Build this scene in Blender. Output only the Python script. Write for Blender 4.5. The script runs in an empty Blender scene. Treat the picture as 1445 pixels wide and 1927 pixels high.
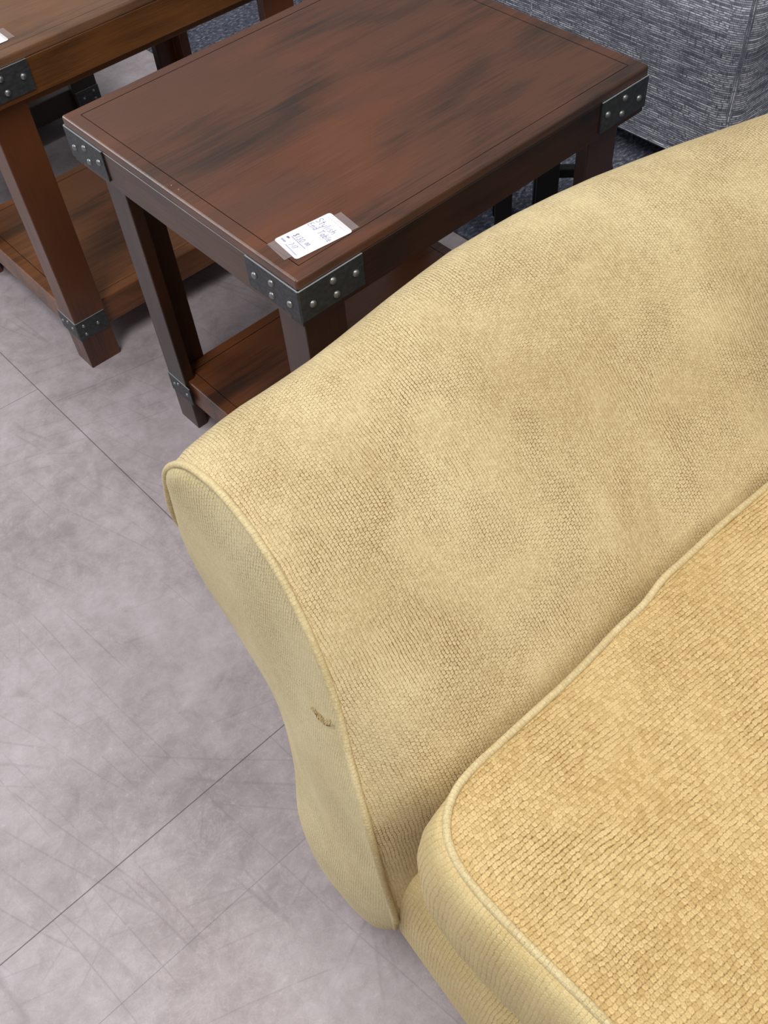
import bpy, bmesh, math, random
from mathutils import Vector, Matrix
R = math.radians
scene = bpy.context.scene
COL = scene.collection

# ------------------------------------------------------------------ camera
cam_data = bpy.data.cameras.new('camera')
cam = bpy.data.objects.new('camera', cam_data); COL.objects.link(cam)
CAM_POS = Vector((-0.48416, -0.74558, 1.30424))
CR = Vector((0.737213, -0.672702, -0.063162))
CD = Vector((-0.562961, -0.559863, -0.607971))
CF = Vector((0.373621, 0.483761, -0.791443))
m = Matrix.Identity(4)
for i in range(3):
    m[i][0] = CR[i]; m[i][1] = -CD[i]; m[i][2] = -CF[i]; m[i][3] = CAM_POS[i]
cam.matrix_world = m
cam_data.sensor_fit = 'VERTICAL'; cam_data.sensor_height = 36.0; cam_data.sensor_width = 27.0
cam_data.lens = 33.963
cam_data.clip_start = 0.02
scene.camera = cam

# ------------------------------------------------------------------ light and exposure
scene.view_settings.view_transform = 'Standard'
scene.view_settings.look = 'None'
scene.view_settings.gamma = 1.0
scene.view_settings.exposure = 0.0
scene.view_settings.use_curve_mapping = False
world = bpy.data.worlds.new('shop_light'); scene.world = world
world.use_nodes = True
wb = world.node_tree.nodes['Background']
wb.inputs['Color'].default_value = (0.95, 0.96, 1.0, 1)
wb.inputs['Strength'].default_value = 0.23

def area(name, loc, target, sx, sy, power, color):
    d = bpy.data.lights.new(name, 'AREA'); d.shape = 'RECTANGLE'; d.size = sx; d.size_y = sy
    d.energy = power; d.color = color
    o = bpy.data.objects.new(name, d); COL.objects.link(o)
    o.location = loc
    o.rotation_euler = (Vector(target) - Vector(loc)).to_track_quat('-Z', 'Y').to_euler()
    return o
area('ceiling_lamp_aisle', (-1.0, -0.25, 3.0), (-0.95, -0.2, 0), 0.7, 1.8, 50, (1.0, 0.97, 0.94))
area('ceiling_lamp_back', (0.3, 2.8, 3.0), (0.3, 2.6, 0), 0.7, 1.4, 18, (1.0, 0.97, 0.94))
area('arm_fill_light', (0.35, -1.7, 2.9), (0.35, -0.9, 0), 0.7, 1.6, 34, (1.0, 0.96, 0.91))  # added fill light for the gold arm's inner face, not a real fixture
area('shop_window', (-2.55, 4.1, 2.25), (0, 0.0, 0.3), 2.2, 1.2, 74, (0.92, 0.96, 1.0))

# ------------------------------------------------------------------ node helpers
def new_mat(name):
    mt = bpy.data.materials.new(name); mt.use_nodes = True
    nt = mt.node_tree
    return mt, nt, nt.nodes['Principled BSDF']

class N:
    """small helper around a node tree"""
    def __init__(s, nt): s.nt = nt
    def node(s, t, **kw):
        n = s.nt.nodes.new(t)
        for k, v in kw.items(): setattr(n, k, v)
        return n
    def put(s, sock, v):
        if hasattr(v, 'is_output'): s.nt.links.new(v, sock)
        else: sock.default_value = v
    def math(s, op, a, b=0.0, c=None, clamp=False):
        n = s.node('ShaderNodeMath', operation=op); n.use_clamp = clamp
        s.put(n.inputs[0], a); s.put(n.inputs[1], b)
        if c is not None: s.put(n.inputs[2], c)
        return n.outputs[0]
    def vmath(s, op, a, b):
        n = s.node('ShaderNodeVectorMath', operation=op)
        s.put(n.inputs[0], a); s.put(n.inputs[1], b)
        return n.outputs[0]
    def noise(s, vec, scale, detail=2.0, rough=0.5, dist=0.0, color=False):
        n = s.node('ShaderNodeTexNoise'); s.put(n.inputs['Vector'], vec)
        n.inputs['Scale'].default_value = scale; n.inputs['Detail'].default_value = detail
        n.inputs['Roughness'].default_value = rough; n.inputs['Distortion'].default_value = dist
        return n.outputs['Color' if color else 'Fac']
    def mapr(s, v, a, b, c, d, smooth=False):
        n = s.node('ShaderNodeMapRange'); n.clamp = True
        if smooth: n.interpolation_type = 'SMOOTHSTEP'
        for i, x in enumerate((v, a, b, c, d)): s.put(n.inputs[i], x)
        return n.outputs[0]
    def mix(s, f, a, b, mode='MIX'):
        n = s.node('ShaderNodeMix', data_type='RGBA', blend_type=mode)
        s.put(n.inputs[0], f); s.put(n.inputs[6], a); s.put(n.inputs[7], b)
        return n.outputs[2]
    def mapping(s, vec, scale=(1, 1, 1), loc=(0, 0, 0), rot=(0, 0, 0)):
        n = s.node('ShaderNodeMapping'); s.put(n.inputs['Vector'], vec)
        n.inputs['Scale'].default_value = scale; n.inputs['Location'].default_value = loc
        n.inputs['Rotation'].default_value = rot
        return n.outputs[0]
    def ramp(s, v, stops):
        n = s.node('ShaderNodeValToRGB'); s.put(n.inputs[0], v)
        el = n.color_ramp.elements
        while len(el) < len(stops): el.new(0.5)
        for e, (p, c) in zip(el, stops): e.position = p; e.color = (*c, 1)
        return n.outputs[0]
    def bump(s, h, strength, dist, normal=None):
        n = s.node('ShaderNodeBump'); n.inputs['Strength'].default_value = strength
        n.inputs['Distance'].default_value = dist; s.put(n.inputs['Height'], h)
        if normal is not None: s.put(n.inputs['Normal'], normal)
        return n.outputs[0]
    def obj(s): return s.node('ShaderNodeTexCoord').outputs['Object']
    def uv(s): return s.node('ShaderNodeTexCoord').outputs['UV']

def rgb(r, g, b):
    f = lambda c: (c / 12.92) if c <= 0.04045 else ((c + 0.055) / 1.055) ** 2.4
    return (f(r / 255), f(g / 255), f(b / 255))
def c4(t): return (*t, 1)

# ------------------------------------------------------------------ materials
def chenille(name, light, mid, gap, pu=0.0037, pv=0.0036, swap=False, wu=0.55, wv=0.35, wx=0.6, brush=(1.0, 0.35), nap=1.0, tonal=0.16, loop=0.75, jit=0.0022, bumpk=0.42, stag=0.5):
    """knobbly woven chenille; UV is in metres, stitches in columns of width pu, height pv, every other column half a stitch on"""
    mt, nt, p = new_mat(name); n = N(nt)
    uv = n.uv()
    def jig(scale, amount):
        w = n.vmath('SCALE', n.vmath('SUBTRACT', n.noise(uv, scale, 2, color=True), (0.5, 0.5, 0.5)), (0, 0, 0))
        w.node.inputs['Scale'].default_value = amount
        return w
    v = n.vmath('ADD', n.vmath('ADD', uv, jig(40, 0.0055)), jig(300, jit))
    sx = n.node('ShaderNodeSeparateXYZ'); n.put(sx.inputs[0], v)
    U, V = (sx.outputs['Y'], sx.outputs['X']) if swap else (sx.outputs['X'], sx.outputs['Y'])
    x = n.math('DIVIDE', n.math('ADD', U, 3.0), pu); c_ = n.math('FLOOR', x); fx = n.math('FRACT', x)
    y = n.math('ADD', n.math('DIVIDE', n.math('ADD', V, 3.0), pv), n.math('MULTIPLY', n.math('MODULO', c_, 2.0), stag))
    r_ = n.math('FLOOR', y); fy = n.math('FRACT', y)
    lu = n.mapr(n.math('ABSOLUTE', n.math('SUBTRACT', fx, 0.5)), 0.30, 0.50, 0, 1, True)
    lv = n.mapr(n.math('ABSOLUTE', n.math('SUBTRACT', fy, 0.5)), 0.30, 0.50, 0, 1, True)
    cm = n.node('ShaderNodeCombineXYZ'); n.put(cm.inputs[0], c_); n.put(cm.inputs[1], r_)
    wn = n.node('ShaderNodeTexWhiteNoise', noise_dimensions='2D'); n.put(wn.inputs['Vector'], cm.outputs[0])
    big = n.noise(uv, 6.0, 5, 0.6, 0.5)
    gu = n.mapr(n.noise(n.vmath('ADD', uv, (3.7, 1.1, 0)), 9.0, 3, 0.6), 0.34, 0.62, 0.25, 1.25)
    gv = n.mapr(n.noise(n.vmath('ADD', uv, (0.3, 7.1, 0)), 9.0, 3, 0.6), 0.34, 0.62, 0.15, 1.25)
    brushed = n.mapr(n.noise(uv, 13.0, 4, 0.6, 0.6), 0.38, 0.66, brush[0], brush[1])
    fuzz = n.noise(uv, 620, 4, 0.8); specks = n.noise(uv, 300, 3, 0.7)
    g = n.math('ADD', n.math('MULTIPLY', n.math('MULTIPLY', lu, gu), wu),
               n.math('ADD', n.math('MULTIPLY', n.math('MULTIPLY', lv, gv), wv), n.math('MULTIPLY', n.math('MULTIPLY', lu, lv), wx)))
    g = n.math('MULTIPLY', g, brushed)
    g = n.math('MULTIPLY', g, n.mapr(specks, 0.34, 0.64, 0.25, 1.45), clamp=True)
    # looped yarn: a pale crescent and a dark eye in every stitch
    ex = n.math('ADD', n.math('SUBTRACT', fx, 0.5), n.math('MULTIPLY', n.math('SUBTRACT', wn.outputs['Value'], 0.5), 0.16))
    ey = n.math('SUBTRACT', fy, 0.5)
    rr = n.math('SQRT', n.math('ADD', n.math('MULTIPLY', ex, ex), n.math('MULTIPLY', ey, ey)))
    ring = n.mapr(n.math('ABSOLUTE', n.math('SUBTRACT', rr, 0.27)), 0.02, 0.13, 1.0, 0.0, True)
    cres = n.math('MULTIPLY', ring, n.mapr(n.math('SUBTRACT', n.math('MULTIPLY', ex, -1.0), n.math('MULTIPLY', ey, 0.7)), -0.22, 0.22, 0.15, 1.0))
    cres = n.math('MULTIPLY', n.math('MULTIPLY', cres, n.mapr(wn.outputs['Value'], 0.1, 0.8, 0.35, 1.0)), n.math('MULTIPLY', n.mapr(specks, 0.3, 0.6, 0.55, 1.1), loop), clamp=True)
    eye = n.math('MULTIPLY', n.mapr(rr, 0.05, 0.19, 1.0, 0.0, True), n.math('MULTIPLY', n.math('MULTIPLY', brushed, n.mapr(wn.outputs['Color'], 0.2, 0.9, 0.0, 1.0)), 0.42 * loop))
    t = n.math('ADD', n.math('MULTIPLY', big, 0.8 * nap), n.math('ADD', n.math('ADD', n.math('MULTIPLY', fuzz, 0.85), -0.17), n.math('MULTIPLY', wn.outputs['Value'], tonal)))
    body = n.mix(n.mapr(t, 0.48, 0.92, 0, 1), c4(mid), c4(light))
    body = n.mix(n.math('MULTIPLY', cres, n.mapr(brushed, 0.2, 1.0, 0.35, 0.9)), body, c4(tuple(min(0.93, k * 1.22) for k in light)))
    g = n.math('MAXIMUM', g, eye)
    col = n.mix(g, body, c4(gap))
    n.put(p.inputs['Base Color'], col)
    p.inputs['Roughness'].default_value = 0.84
    p.inputs['Specular IOR Level'].default_value = 0.2
    p.inputs['Sheen Weight'].default_value = 0.25; p.inputs['Sheen Roughness'].default_value = 0.4
    p.inputs['Sheen Tint'].default_value = c4(rgb(250, 236, 200))
    h = n.math('ADD', n.math('ADD', n.math('SUBTRACT', 1.0, g), n.math('MULTIPLY', cres, 0.6)), n.math('MULTIPLY', fuzz, 1.0))
    n.put(p.inputs['Normal'], n.bump(h, bumpk, 0.0013))
    return mt

LIGHT = rgb(228, 210, 166); MID = rgb(190, 168, 123); GAP = rgb(122, 90, 52)
M_ARM = chenille('gold_chenille_arm', LIGHT, MID, GAP, 0.0036, 0.0037, False, 0.62, 0.50, 0.75, (1.15, 0.4), 1.0, 0.16, 0.6, 0.0017, 0.40, 0.42)
M_PANEL = chenille('gold_chenille_panel', rgb(240, 226, 184), rgb(208, 190, 142), rgb(136, 114, 72), 0.0034, 0.0046, False, 0.66, 0.32, 0.3, (1.0, 0.2), 1.0, 0.10, 0.4)
M_SEAT = chenille('gold_chenille_seat', rgb(224, 197, 143), rgb(188, 158, 102), rgb(128, 94, 50), 0.0047, 0.0042, True, 0.62, 0.30, 0.5, (1.05, 0.6), 0.8, 0.26, 0.75, 0.0030, 0.40)
M_RAIL = chenille('gold_chenille_border', rgb(224, 205, 156), rgb(194, 170, 116), rgb(138, 108, 60), 0.0048, 0.0036, True, 0.50, 0.25, 0.35, (1.0, 0.35), 1.0, 0.10, 0.6)
M_PIPE = chenille('gold_chenille_piping', rgb(228, 211, 166), rgb(198, 177, 128), rgb(138, 112, 66), 0.0040, 0.0034, False, 0.26, 0.22, 0.4, (1.0, 0.5), 1.0, 0.2, 0.5)

def wood(name, axis, dark, mid, warm, rough=0.36, coat=0.25, warmth=0.5, glow=1.0):
    mt, nt, p = new_mat(name); n = N(nt)
    o = n.obj()
    info = n.node('ShaderNodeObjectInfo')
    sc = {'X': (1.0, 14.0, 14.0), 'Y': (14.0, 1.0, 14.0), 'Z': (14.0, 14.0, 1.0)}[axis]
    sc2 = {'X': (3.0, 150.0, 150.0), 'Y': (150.0, 3.0, 150.0), 'Z': (150.0, 150.0, 3.0)}[axis]
    sc3 = {'X': (1.0, 2.2, 2.2), 'Y': (2.2, 1.0, 2.2), 'Z': (2.2, 2.2, 1.0)}[axis]
    blotch = n.noise(n.mapping(o, sc3), 3.0, 2, 0.5, 0.4)
    band = n.noise(n.mapping(o, sc), 3.0, 5, 0.6, 0.9)
    fine = n.noise(n.mapping(o, sc2), 4.0, 4, 0.65, 0.3)
    blotch2 = n.noise(n.mapping(o, sc3, (3.1, 1.7, 0.4)), 3.6, 2, 0.5, 0.3)
    v = n.math('ADD', n.math('MULTIPLY', blotch, 0.72), n.math('ADD', n.math('MULTIPLY', band, 0.34), n.math('MULTIPLY', fine, 0.22)))
    col = n.ramp(v, [(0.50, dark), (0.66, mid), (0.80, mid)])
    col = n.mix(n.mapr(blotch2, 0.48, 0.66, 0.0, warmth), col, c4(warm))
    col = n.mix(0.55, col, n.ramp(fine, [(0.32, (0.70, 0.68, 0.66)), (0.58, (1.0, 1.0, 1.0))]), 'MULTIPLY')
    n.put(p.inputs['Base Color'], col)
    n.put(p.inputs['Roughness'], n.mapr(fine, 0.3, 0.7, rough + 0.07, rough - 0.05))
    p.inputs['Specular IOR Level'].default_value = 0.5
    p.inputs['Coat Weight'].default_value = coat; p.inputs['Coat Roughness'].default_value = 0.24
    n.put(p.inputs['Normal'], n.bump(fine, 0.12, 0.0006))
    return mt
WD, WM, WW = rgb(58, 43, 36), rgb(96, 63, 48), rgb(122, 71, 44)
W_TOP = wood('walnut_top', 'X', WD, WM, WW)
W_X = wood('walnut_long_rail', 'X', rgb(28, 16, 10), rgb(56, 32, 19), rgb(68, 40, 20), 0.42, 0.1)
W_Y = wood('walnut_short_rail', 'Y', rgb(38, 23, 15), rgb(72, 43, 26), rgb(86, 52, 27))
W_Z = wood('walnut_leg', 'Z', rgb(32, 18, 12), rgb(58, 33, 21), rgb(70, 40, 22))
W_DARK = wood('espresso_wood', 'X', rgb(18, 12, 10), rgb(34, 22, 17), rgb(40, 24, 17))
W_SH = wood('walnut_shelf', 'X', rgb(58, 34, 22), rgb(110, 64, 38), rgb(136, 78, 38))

mt, nt, p = new_mat('gunmetal'); n = N(nt); M_METAL = mt
o = n.obj()
sp = n.noise(o, 160, 4, 0.65); sc_ = n.noise(n.mapping(o, (30, 30, 120)), 4, 3)
n.put(p.inputs['Base Color'], n.mix(n.mapr(sp, 0.35, 0.7, 0, 1), c4(rgb(72, 75, 77)), c4(rgb(90, 93, 95))))
p.inputs['Metallic'].default_value = 0.75
n.put(p.inputs['Roughness'], n.mapr(sc_, 0.3, 0.7, 0.38, 0.58))
n.put(p.inputs['Normal'], n.bump(sp, 0.08, 0.0005))
mt, nt, p = new_mat('painted_edge_highlight'); M_EDGE = mt  # highlight along the bracket top edges, painted in as paler steel
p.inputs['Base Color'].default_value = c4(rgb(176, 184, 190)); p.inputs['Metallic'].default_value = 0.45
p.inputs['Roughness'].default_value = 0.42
mt, nt, p = new_mat('rivet_steel'); M_RIVET = mt
p.inputs['Base Color'].default_value = c4(rgb(150, 153, 154)); p.inputs['Metallic'].default_value = 0.9
p.inputs['Roughness'].default_value = 0.40

def plain(name, col, rough=0.6, spec=0.4, metal=0.0, noise=0.08, scale=60):
    mt, nt, p = new_mat(name); n = N(nt)
    f = n.noise(n.obj(), scale, 3, 0.6)
    a = tuple(max(0, x * (1 - noise)) for x in col); b = tuple(min(1, x * (1 + noise)) for x in col)
    n.put(p.inputs['Base Color'], n.mix(n.mapr(f, 0.35, 0.65, 0, 1), c4(a), c4(b)))
    p.inputs['Roughness'].default_value = rough; p.inputs['Specular IOR Level'].default_value = spec
    p.inputs['Metallic'].default_value = metal
    return mt
M_BLACK = plain('black_lacquer', rgb(16, 15, 16), 0.45)
M_FOOT = plain('dark_foot_wood', rgb(30, 22, 18), 0.5)
M_CARD = plain('white_card', rgb(250, 250, 252), 0.45, 0.5, 0, 0.01)
M_INK = plain('mauve_ink', rgb(166, 166, 200), 0.7)
M_INKPALE = plain('pale_print', rgb(214, 214, 232), 0.7)
M_CHIP = plain('bare_chip', rgb(214, 196, 176), 0.7)
M_TEAR = plain('torn_backing', rgb(98, 62, 40), 0.95, 0.1, 0, 0.3, 900)
M_THREAD = plain('frayed_thread', rgb(226, 204, 150), 0.9, 0.1)
M_SEAM = plain('seam_thread', rgb(112, 84, 46), 0.9, 0.1)
mt, nt, p = new_mat('clear_tape'); M_TAPE = mt; n = N(nt)
p.inputs['Base Color'].default_value = c4(rgb(226, 214, 216)); p.inputs['Roughness'].default_value = 0.3
p.inputs['Alpha'].default_value = 0.13; p.inputs['Specular IOR Level'].default_value = 0.15

# floor vinyl
mt, nt, p = new_mat('vinyl_tile'); n = N(nt); M_FLOOR = mt
o = n.obj()
sx = n.node('ShaderNodeSeparateXYZ'); n.put(sx.inputs[0], o); X, Y = sx.outputs['X'], sx.outputs['Y']
cloud = n.noise(o, 3.4, 4, 0.6, 0.3); mott = n.noise(o, 30, 7, 0.72, 0.3); grit = n.noise(o, 420, 3, 0.7)
v = n.math('ADD', n.math('MULTIPLY', cloud, 0.55), n.math('ADD', n.math('MULTIPLY', mott, 0.38), n.math('MULTIPLY', grit, 0.12)))
col = n.ramp(v, [(0.40, rgb(150, 140, 143)), (0.53, rgb(174, 164, 168)), (0.66, rgb(194, 186, 192))])
# fine straight scratches and drag marks, each family at its own angle
def scuffs(angle, freq, width, lo, loc, warp=0.03):
    q = n.vmath('ADD', o, n.vmath('MULTIPLY', n.noise(n.vmath('ADD', o, loc), 2.2, 1, color=True), (warp, warp, 0.0)))
    c = n.mapping(n.mapping(q, rot=(0, 0, R(angle))), (0.55, freq, 1), loc)
    a = n.noise(c, 1.0, 0.0, 0.4)
    line = n.mapr(n.math('ABSOLUTE', n.math('SUBTRACT', a, 0.5)), 0.0, width, 1.0, 0.0)
    gate = n.mapr(n.noise(n.vmath('ADD', o, loc), 4.5, 2), lo, lo + 0.10, 0.0, 1.0)
    return n.math('MULTIPLY', line, gate)
flecks = n.mapr(n.noise(o, 120, 4, 0.7, 0.4), 0.58, 0.68, 0.0, 1.0)
col = n.mix(n.math('MULTIPLY', n.math('MULTIPLY', flecks, n.mapr(mott, 0.42, 0.58, 0, 1)), 0.30), col, c4(rgb(214, 206, 206)))
s_ = None
for k_, (an, fr, wd_, lo_) in enumerate(((85, 16, 0.012, 0.48), (72, 12, 0.010, 0.50), (98, 9, 0.022, 0.52), (20, 13, 0.010, 0.50), (48, 11, 0.008, 0.50), (-25, 8, 0.008, 0.52), (-60, 10, 0.010, 0.53))):
    q_ = n.math('MULTIPLY', scuffs(an, fr, wd_, lo_, (2.0 + 3.1 * k_, 5.0 - 1.7 * k_, 0)), (1.0, 0.9, 0.5, 0.8, 0.8, 0.7, 0.6)[k_])
    s_ = q_ if s_ is None else n.math('MAXIMUM', s_, q_)
col = n.mix(n.math('MULTIPLY', s_, 0.30), col, c4(rgb(112, 102, 106)))
veins = n.mapr(n.math('ABSOLUTE', n.math('SUBTRACT', n.noise(o, 14, 6, 0.75, 0.8), 0.5)), 0.0, 0.016, 1.0, 0.0)
col = n.mix(n.math('MULTIPLY', veins, 0.22), col, c4(rgb(206, 196, 196)))
pits = n.mapr(n.noise(o, 60, 5, 0.7), 0.60, 0.70, 0.0, 1.0)
col = n.mix(n.math('MULTIPLY', pits, 0.20), col, c4(rgb(128, 118, 120)))
def seam(axis, at, half):
    d = n.math('ABSOLUTE', n.math('SUBTRACT', axis, at))
    return n.mapr(d, half * 0.5, half, 1.0, 0.0)
def span(axis, a, b):
    return n.math('MULTIPLY', n.math('GREATER_THAN', axis, a), n.math('LESS_THAN', axis, b))
PX = n.math('ADD', X, n.math('MULTIPLY', n.noise(o, 1.3, 0), 0.0))
jA = seam(n.math('ADD', X, n.math('MULTIPLY', Y, 0.0105)), -0.1343, 0.0011)
jA = n.math('MULTIPLY', jA, n.math('GREATER_THAN', Y, -0.138))
jC = seam(n.math('SUBTRACT', Y, n.math('MULTIPLY', X, 0.0098)), -0.1330, 0.0011)
jD = n.math('MULTIPLY', seam(n.math('SUBTRACT', Y, n.math('MULTIPLY', X, 0.0015)), -0.2855, 0.0008), 0.45)
jB = n.math('MULTIPLY', seam(n.math('ADD', Y, n.math('MULTIPLY', X, 0.065)), 0.7469, 0.0009), n.math('MULTIPLY', span(X, -0.9, -0.1425), 0.8))
jE = n.math('MULTIPLY', seam(n.math('ADD', Y, n.math('MULTIPLY', X, 0.20)), 0.672, 0.0016), n.math('MULTIPLY', span(X, -0.1425, 0.12), 0.30))
j = n.math('MAXIMUM', n.math('MAXIMUM', jA, jC), n.math('MAXIMUM', jD, n.math('MAXIMUM', jB, jE)))
far = n.math('MAXIMUM', n.math('MULTIPLY', seam(n.math('PINGPONG', n.math('ADD', Y, 0.2), 0.9), 0.45, 0.0009), n.math('LESS_THAN', X, -0.9)),
             n.math('MULTIPLY', seam(n.math('PINGPONG', n.math('ADD', X, 0.1), 0.9), 0.45, 0.0009), n.math('LESS_THAN', Y, -0.9)))
j = n.math('MAXIMUM', j, far)
col = n.mix(n.math('MULTIPLY', j, 0.8), col, c4(rgb(72, 66, 76)))
n.put(p.inputs['Base Color'], col)
n.put(p.inputs['Roughness'], n.mapr(mott, 0.3, 0.7, 0.52, 0.40))
p.inputs['Specular IOR Level'].default_value = 0.45
n.put(p.inputs['Normal'], n.bump(n.math('SUBTRACT', n.math('MULTIPLY', grit, 0.25), j), 0.15, 0.0008))

# carpet
mt, nt, p = new_mat('mottled_carpet'); n = N(nt); M_CARPET = mt
o = n.obj()
a = n.noise(n.mapping(o, (48, 90, 1)), 1.6, 3, 0.6); b = n.noise(o, 5, 3)
g = n.noise(o, 420, 2, 0.7)
v = n.math('ADD', n.math('MULTIPLY', a, 0.7), n.math('ADD', n.math('MULTIPLY', b, 0.25), n.math('MULTIPLY', g, 0.25)))
n.put(p.inputs['Base Color'], n.ramp(v, [(0.44, rgb(52, 55, 66)), (0.62, rgb(92, 96, 110)), (0.78, rgb(164, 168, 182))]))
p.inputs['Roughness'].default_value = 0.95; p.inputs['Specular IOR Level'].default_value = 0.1
n.put(p.inputs['Normal'], n.bump(v, 0.7, 0.004))

# grey tweed, UV in metres: U runs along the pale slub threads
mt, nt, p = new_mat('grey_tweed'); n = N(nt); M_TWEED = mt
uv = n.uv()
wv_ = n.vmath('ADD', uv, n.vmath('MULTIPLY', n.vmath('SUBTRACT', n.noise(uv, 30, 2, color=True), (0.5, 0.5, 0.5)), (0.004, 0.0035, 0)))
sy = n.node('ShaderNodeSeparateXYZ'); n.put(sy.inputs[0], wv_); TU, TV = sy.outputs['X'], sy.outputs['Y']
def yarn(along, across, pitch, f1, f2, seed):
    r_ = n.math('DIVIDE', n.math('ADD', across, 2.0), pitch); k_ = n.math('FLOOR', r_); f_ = n.math('ABSOLUTE', n.math('SUBTRACT', n.math('FRACT', r_), 0.5))
    line = n.mapr(f_, 0.12, 0.46, 1.0, 0.0, True)
    def nz(fr, lo, hi, sd):
        c_ = n.node('ShaderNodeCombineXYZ'); n.put(c_.inputs[0], n.math('MULTIPLY', along, fr)); n.put(c_.inputs[1], n.math('MULTIPLY', k_, 7.31)); c_.inputs[2].default_value = sd
        return n.mapr(n.noise(c_.outputs[0], 1.0, 2, 0.6), lo, hi, 0, 1)
    return line, n.math('MULTIPLY', nz(f1, 0.38, 0.62, seed), nz(f2, 0.34, 0.52, seed + 4))
rib, bright = yarn(TU, TV, 0.0044, 12, 150, 1.0)
rib2, bright2 = yarn(TV, TU, 0.0036, 20, 190, 9.0)
shade = n.noise(n.mapping(uv, (4, 18, 1)), 1.6, 3)
base = n.mix(n.mapr(shade, 0.3, 0.7, 0, 1), c4(rgb(92, 94, 108)), c4(rgb(120, 122, 136)))
base = n.mix(n.math('MULTIPLY', n.math('SUBTRACT', 1.0, rib2), 0.35), base, c4(rgb(56, 58, 70)))
base = n.mix(n.math('MULTIPLY', n.math('SUBTRACT', 1.0, rib), 0.55), base, c4(rgb(58, 60, 72)))
col = n.mix(n.math('MULTIPLY', n.math('MULTIPLY', rib2, bright2), 0.34), base, c4(rgb(176, 178, 190)))
col = n.mix(n.math('MULTIPLY', n.math('MULTIPLY', rib, bright), 0.90), col, c4(rgb(220, 222, 232)))
slub = bright
n.put(p.inputs['Base Color'], col); p.inputs['Roughness'].default_value = 0.9
p.inputs['Specular IOR Level'].default_value = 0.15
n.put(p.inputs['Normal'], n.bump(n.math('ADD', slub, n.math('MULTIPLY', rib, 0.4)), 0.5, 0.0012))

# ------------------------------------------------------------------ mesh helpers
def mesh_obj(name, verts, faces, mat, parent=None, uvs=None, smooth=True):
    me = bpy.data.meshes.new(name)
    me.from_pydata([tuple(v) for v in verts], [], faces)
    if uvs is not None:
        lay = me.uv_layers.new(name='UVMap')
        if callable(uvs):
            for poly in me.polygons:
                for li in poly.loop_indices:
                    lay.data[li].uv = uvs(poly, me.loops[li].vertex_index)
        else:
            for poly in me.polygons:
                for li in poly.loop_indices:
                    lay.data[li].uv = uvs[me.loops[li].vertex_index]
    if smooth:
        for poly in me.polygons: poly.use_smooth = True
    me.materials.append(mat)
    o = bpy.data.objects.new(name, me); COL.objects.link(o)
    if parent is not None: o.parent = parent
    me.update()
    return o

def bm_obj(name, bm, mat, parent=None, smooth=False):
    me = bpy.data.meshes.new(name)
    bmesh.ops.recalc_face_normals(bm, faces=bm.faces)
    bm.to_mesh(me); bm.free()
    if smooth:
        for poly in me.polygons: poly.use_smooth = True
    me.materials.append(mat)
    o = bpy.data.objects.new(name, me); COL.objects.link(o)
    if parent is not None: o.parent = parent
    return o

def add_box(bm, lo, hi, bevel=0.0, seg=2):
    r = bmesh.ops.create_cube(bm, size=1.0)
    vs = r['verts']
    for v in vs:
        v.co = Vector([lo[i] + (v.co[i] + 0.5) * (hi[i] - lo[i]) for i in range(3)])
    if bevel > 0:
        es = list({e for v in vs for e in v.link_edges})
        bmesh.ops.bevel(bm, geom=es, offset=bevel, segments=seg, profile=0.5, affect='EDGES')

def box(name, lo, hi, mat, parent=None, bevel=0.0, seg=2):
    bm = bmesh.new(); add_box(bm, lo, hi, bevel, seg)
    o = bm_obj(name, bm, mat, parent, smooth=False)
    return o

def catmull(pts, n):
    """resample a polyline with a centripetal-ish Catmull-Rom to n evenly spaced points"""
    P = [Vector(q) for q in pts]; out = []
    for i in range(len(P) - 1):
        p0 = P[i - 1] if i > 0 else P[i] * 2 - P[i + 1]
        p1, p2 = P[i], P[i + 1]
        p3 = P[i + 2] if i + 2 < len(P) else P[i + 1] * 2 - P[i]
        for k in range(24):
            t = k / 24
            out.append(0.5 * ((2 * p1) + (p2 - p0) * t + (2 * p0 - 5 * p1 + 4 * p2 - p3) * t * t + (3 * p1 - p0 - 3 * p2 + p3) * t ** 3))
    out.append(P[-1])
    L = [0.0]
    for a, b in zip(out, out[1:]): L.append(L[-1] + (b - a).length)
    res = []; j = 0
    for i in range(n):
        d = L[-1] * i / (n - 1)
        while j < len(L) - 2 and L[j + 1] < d: j += 1
        t = (d - L[j]) / max(1e-9, L[j + 1] - L[j])
        res.append(out[j].lerp(out[j + 1], min(1, max(0, t))))
    return res

def arclen(pts):
    L = [0.0]
    for a, b in zip(pts, pts[1:]): L.append(L[-1] + (b - a).length)
    return L

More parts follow.
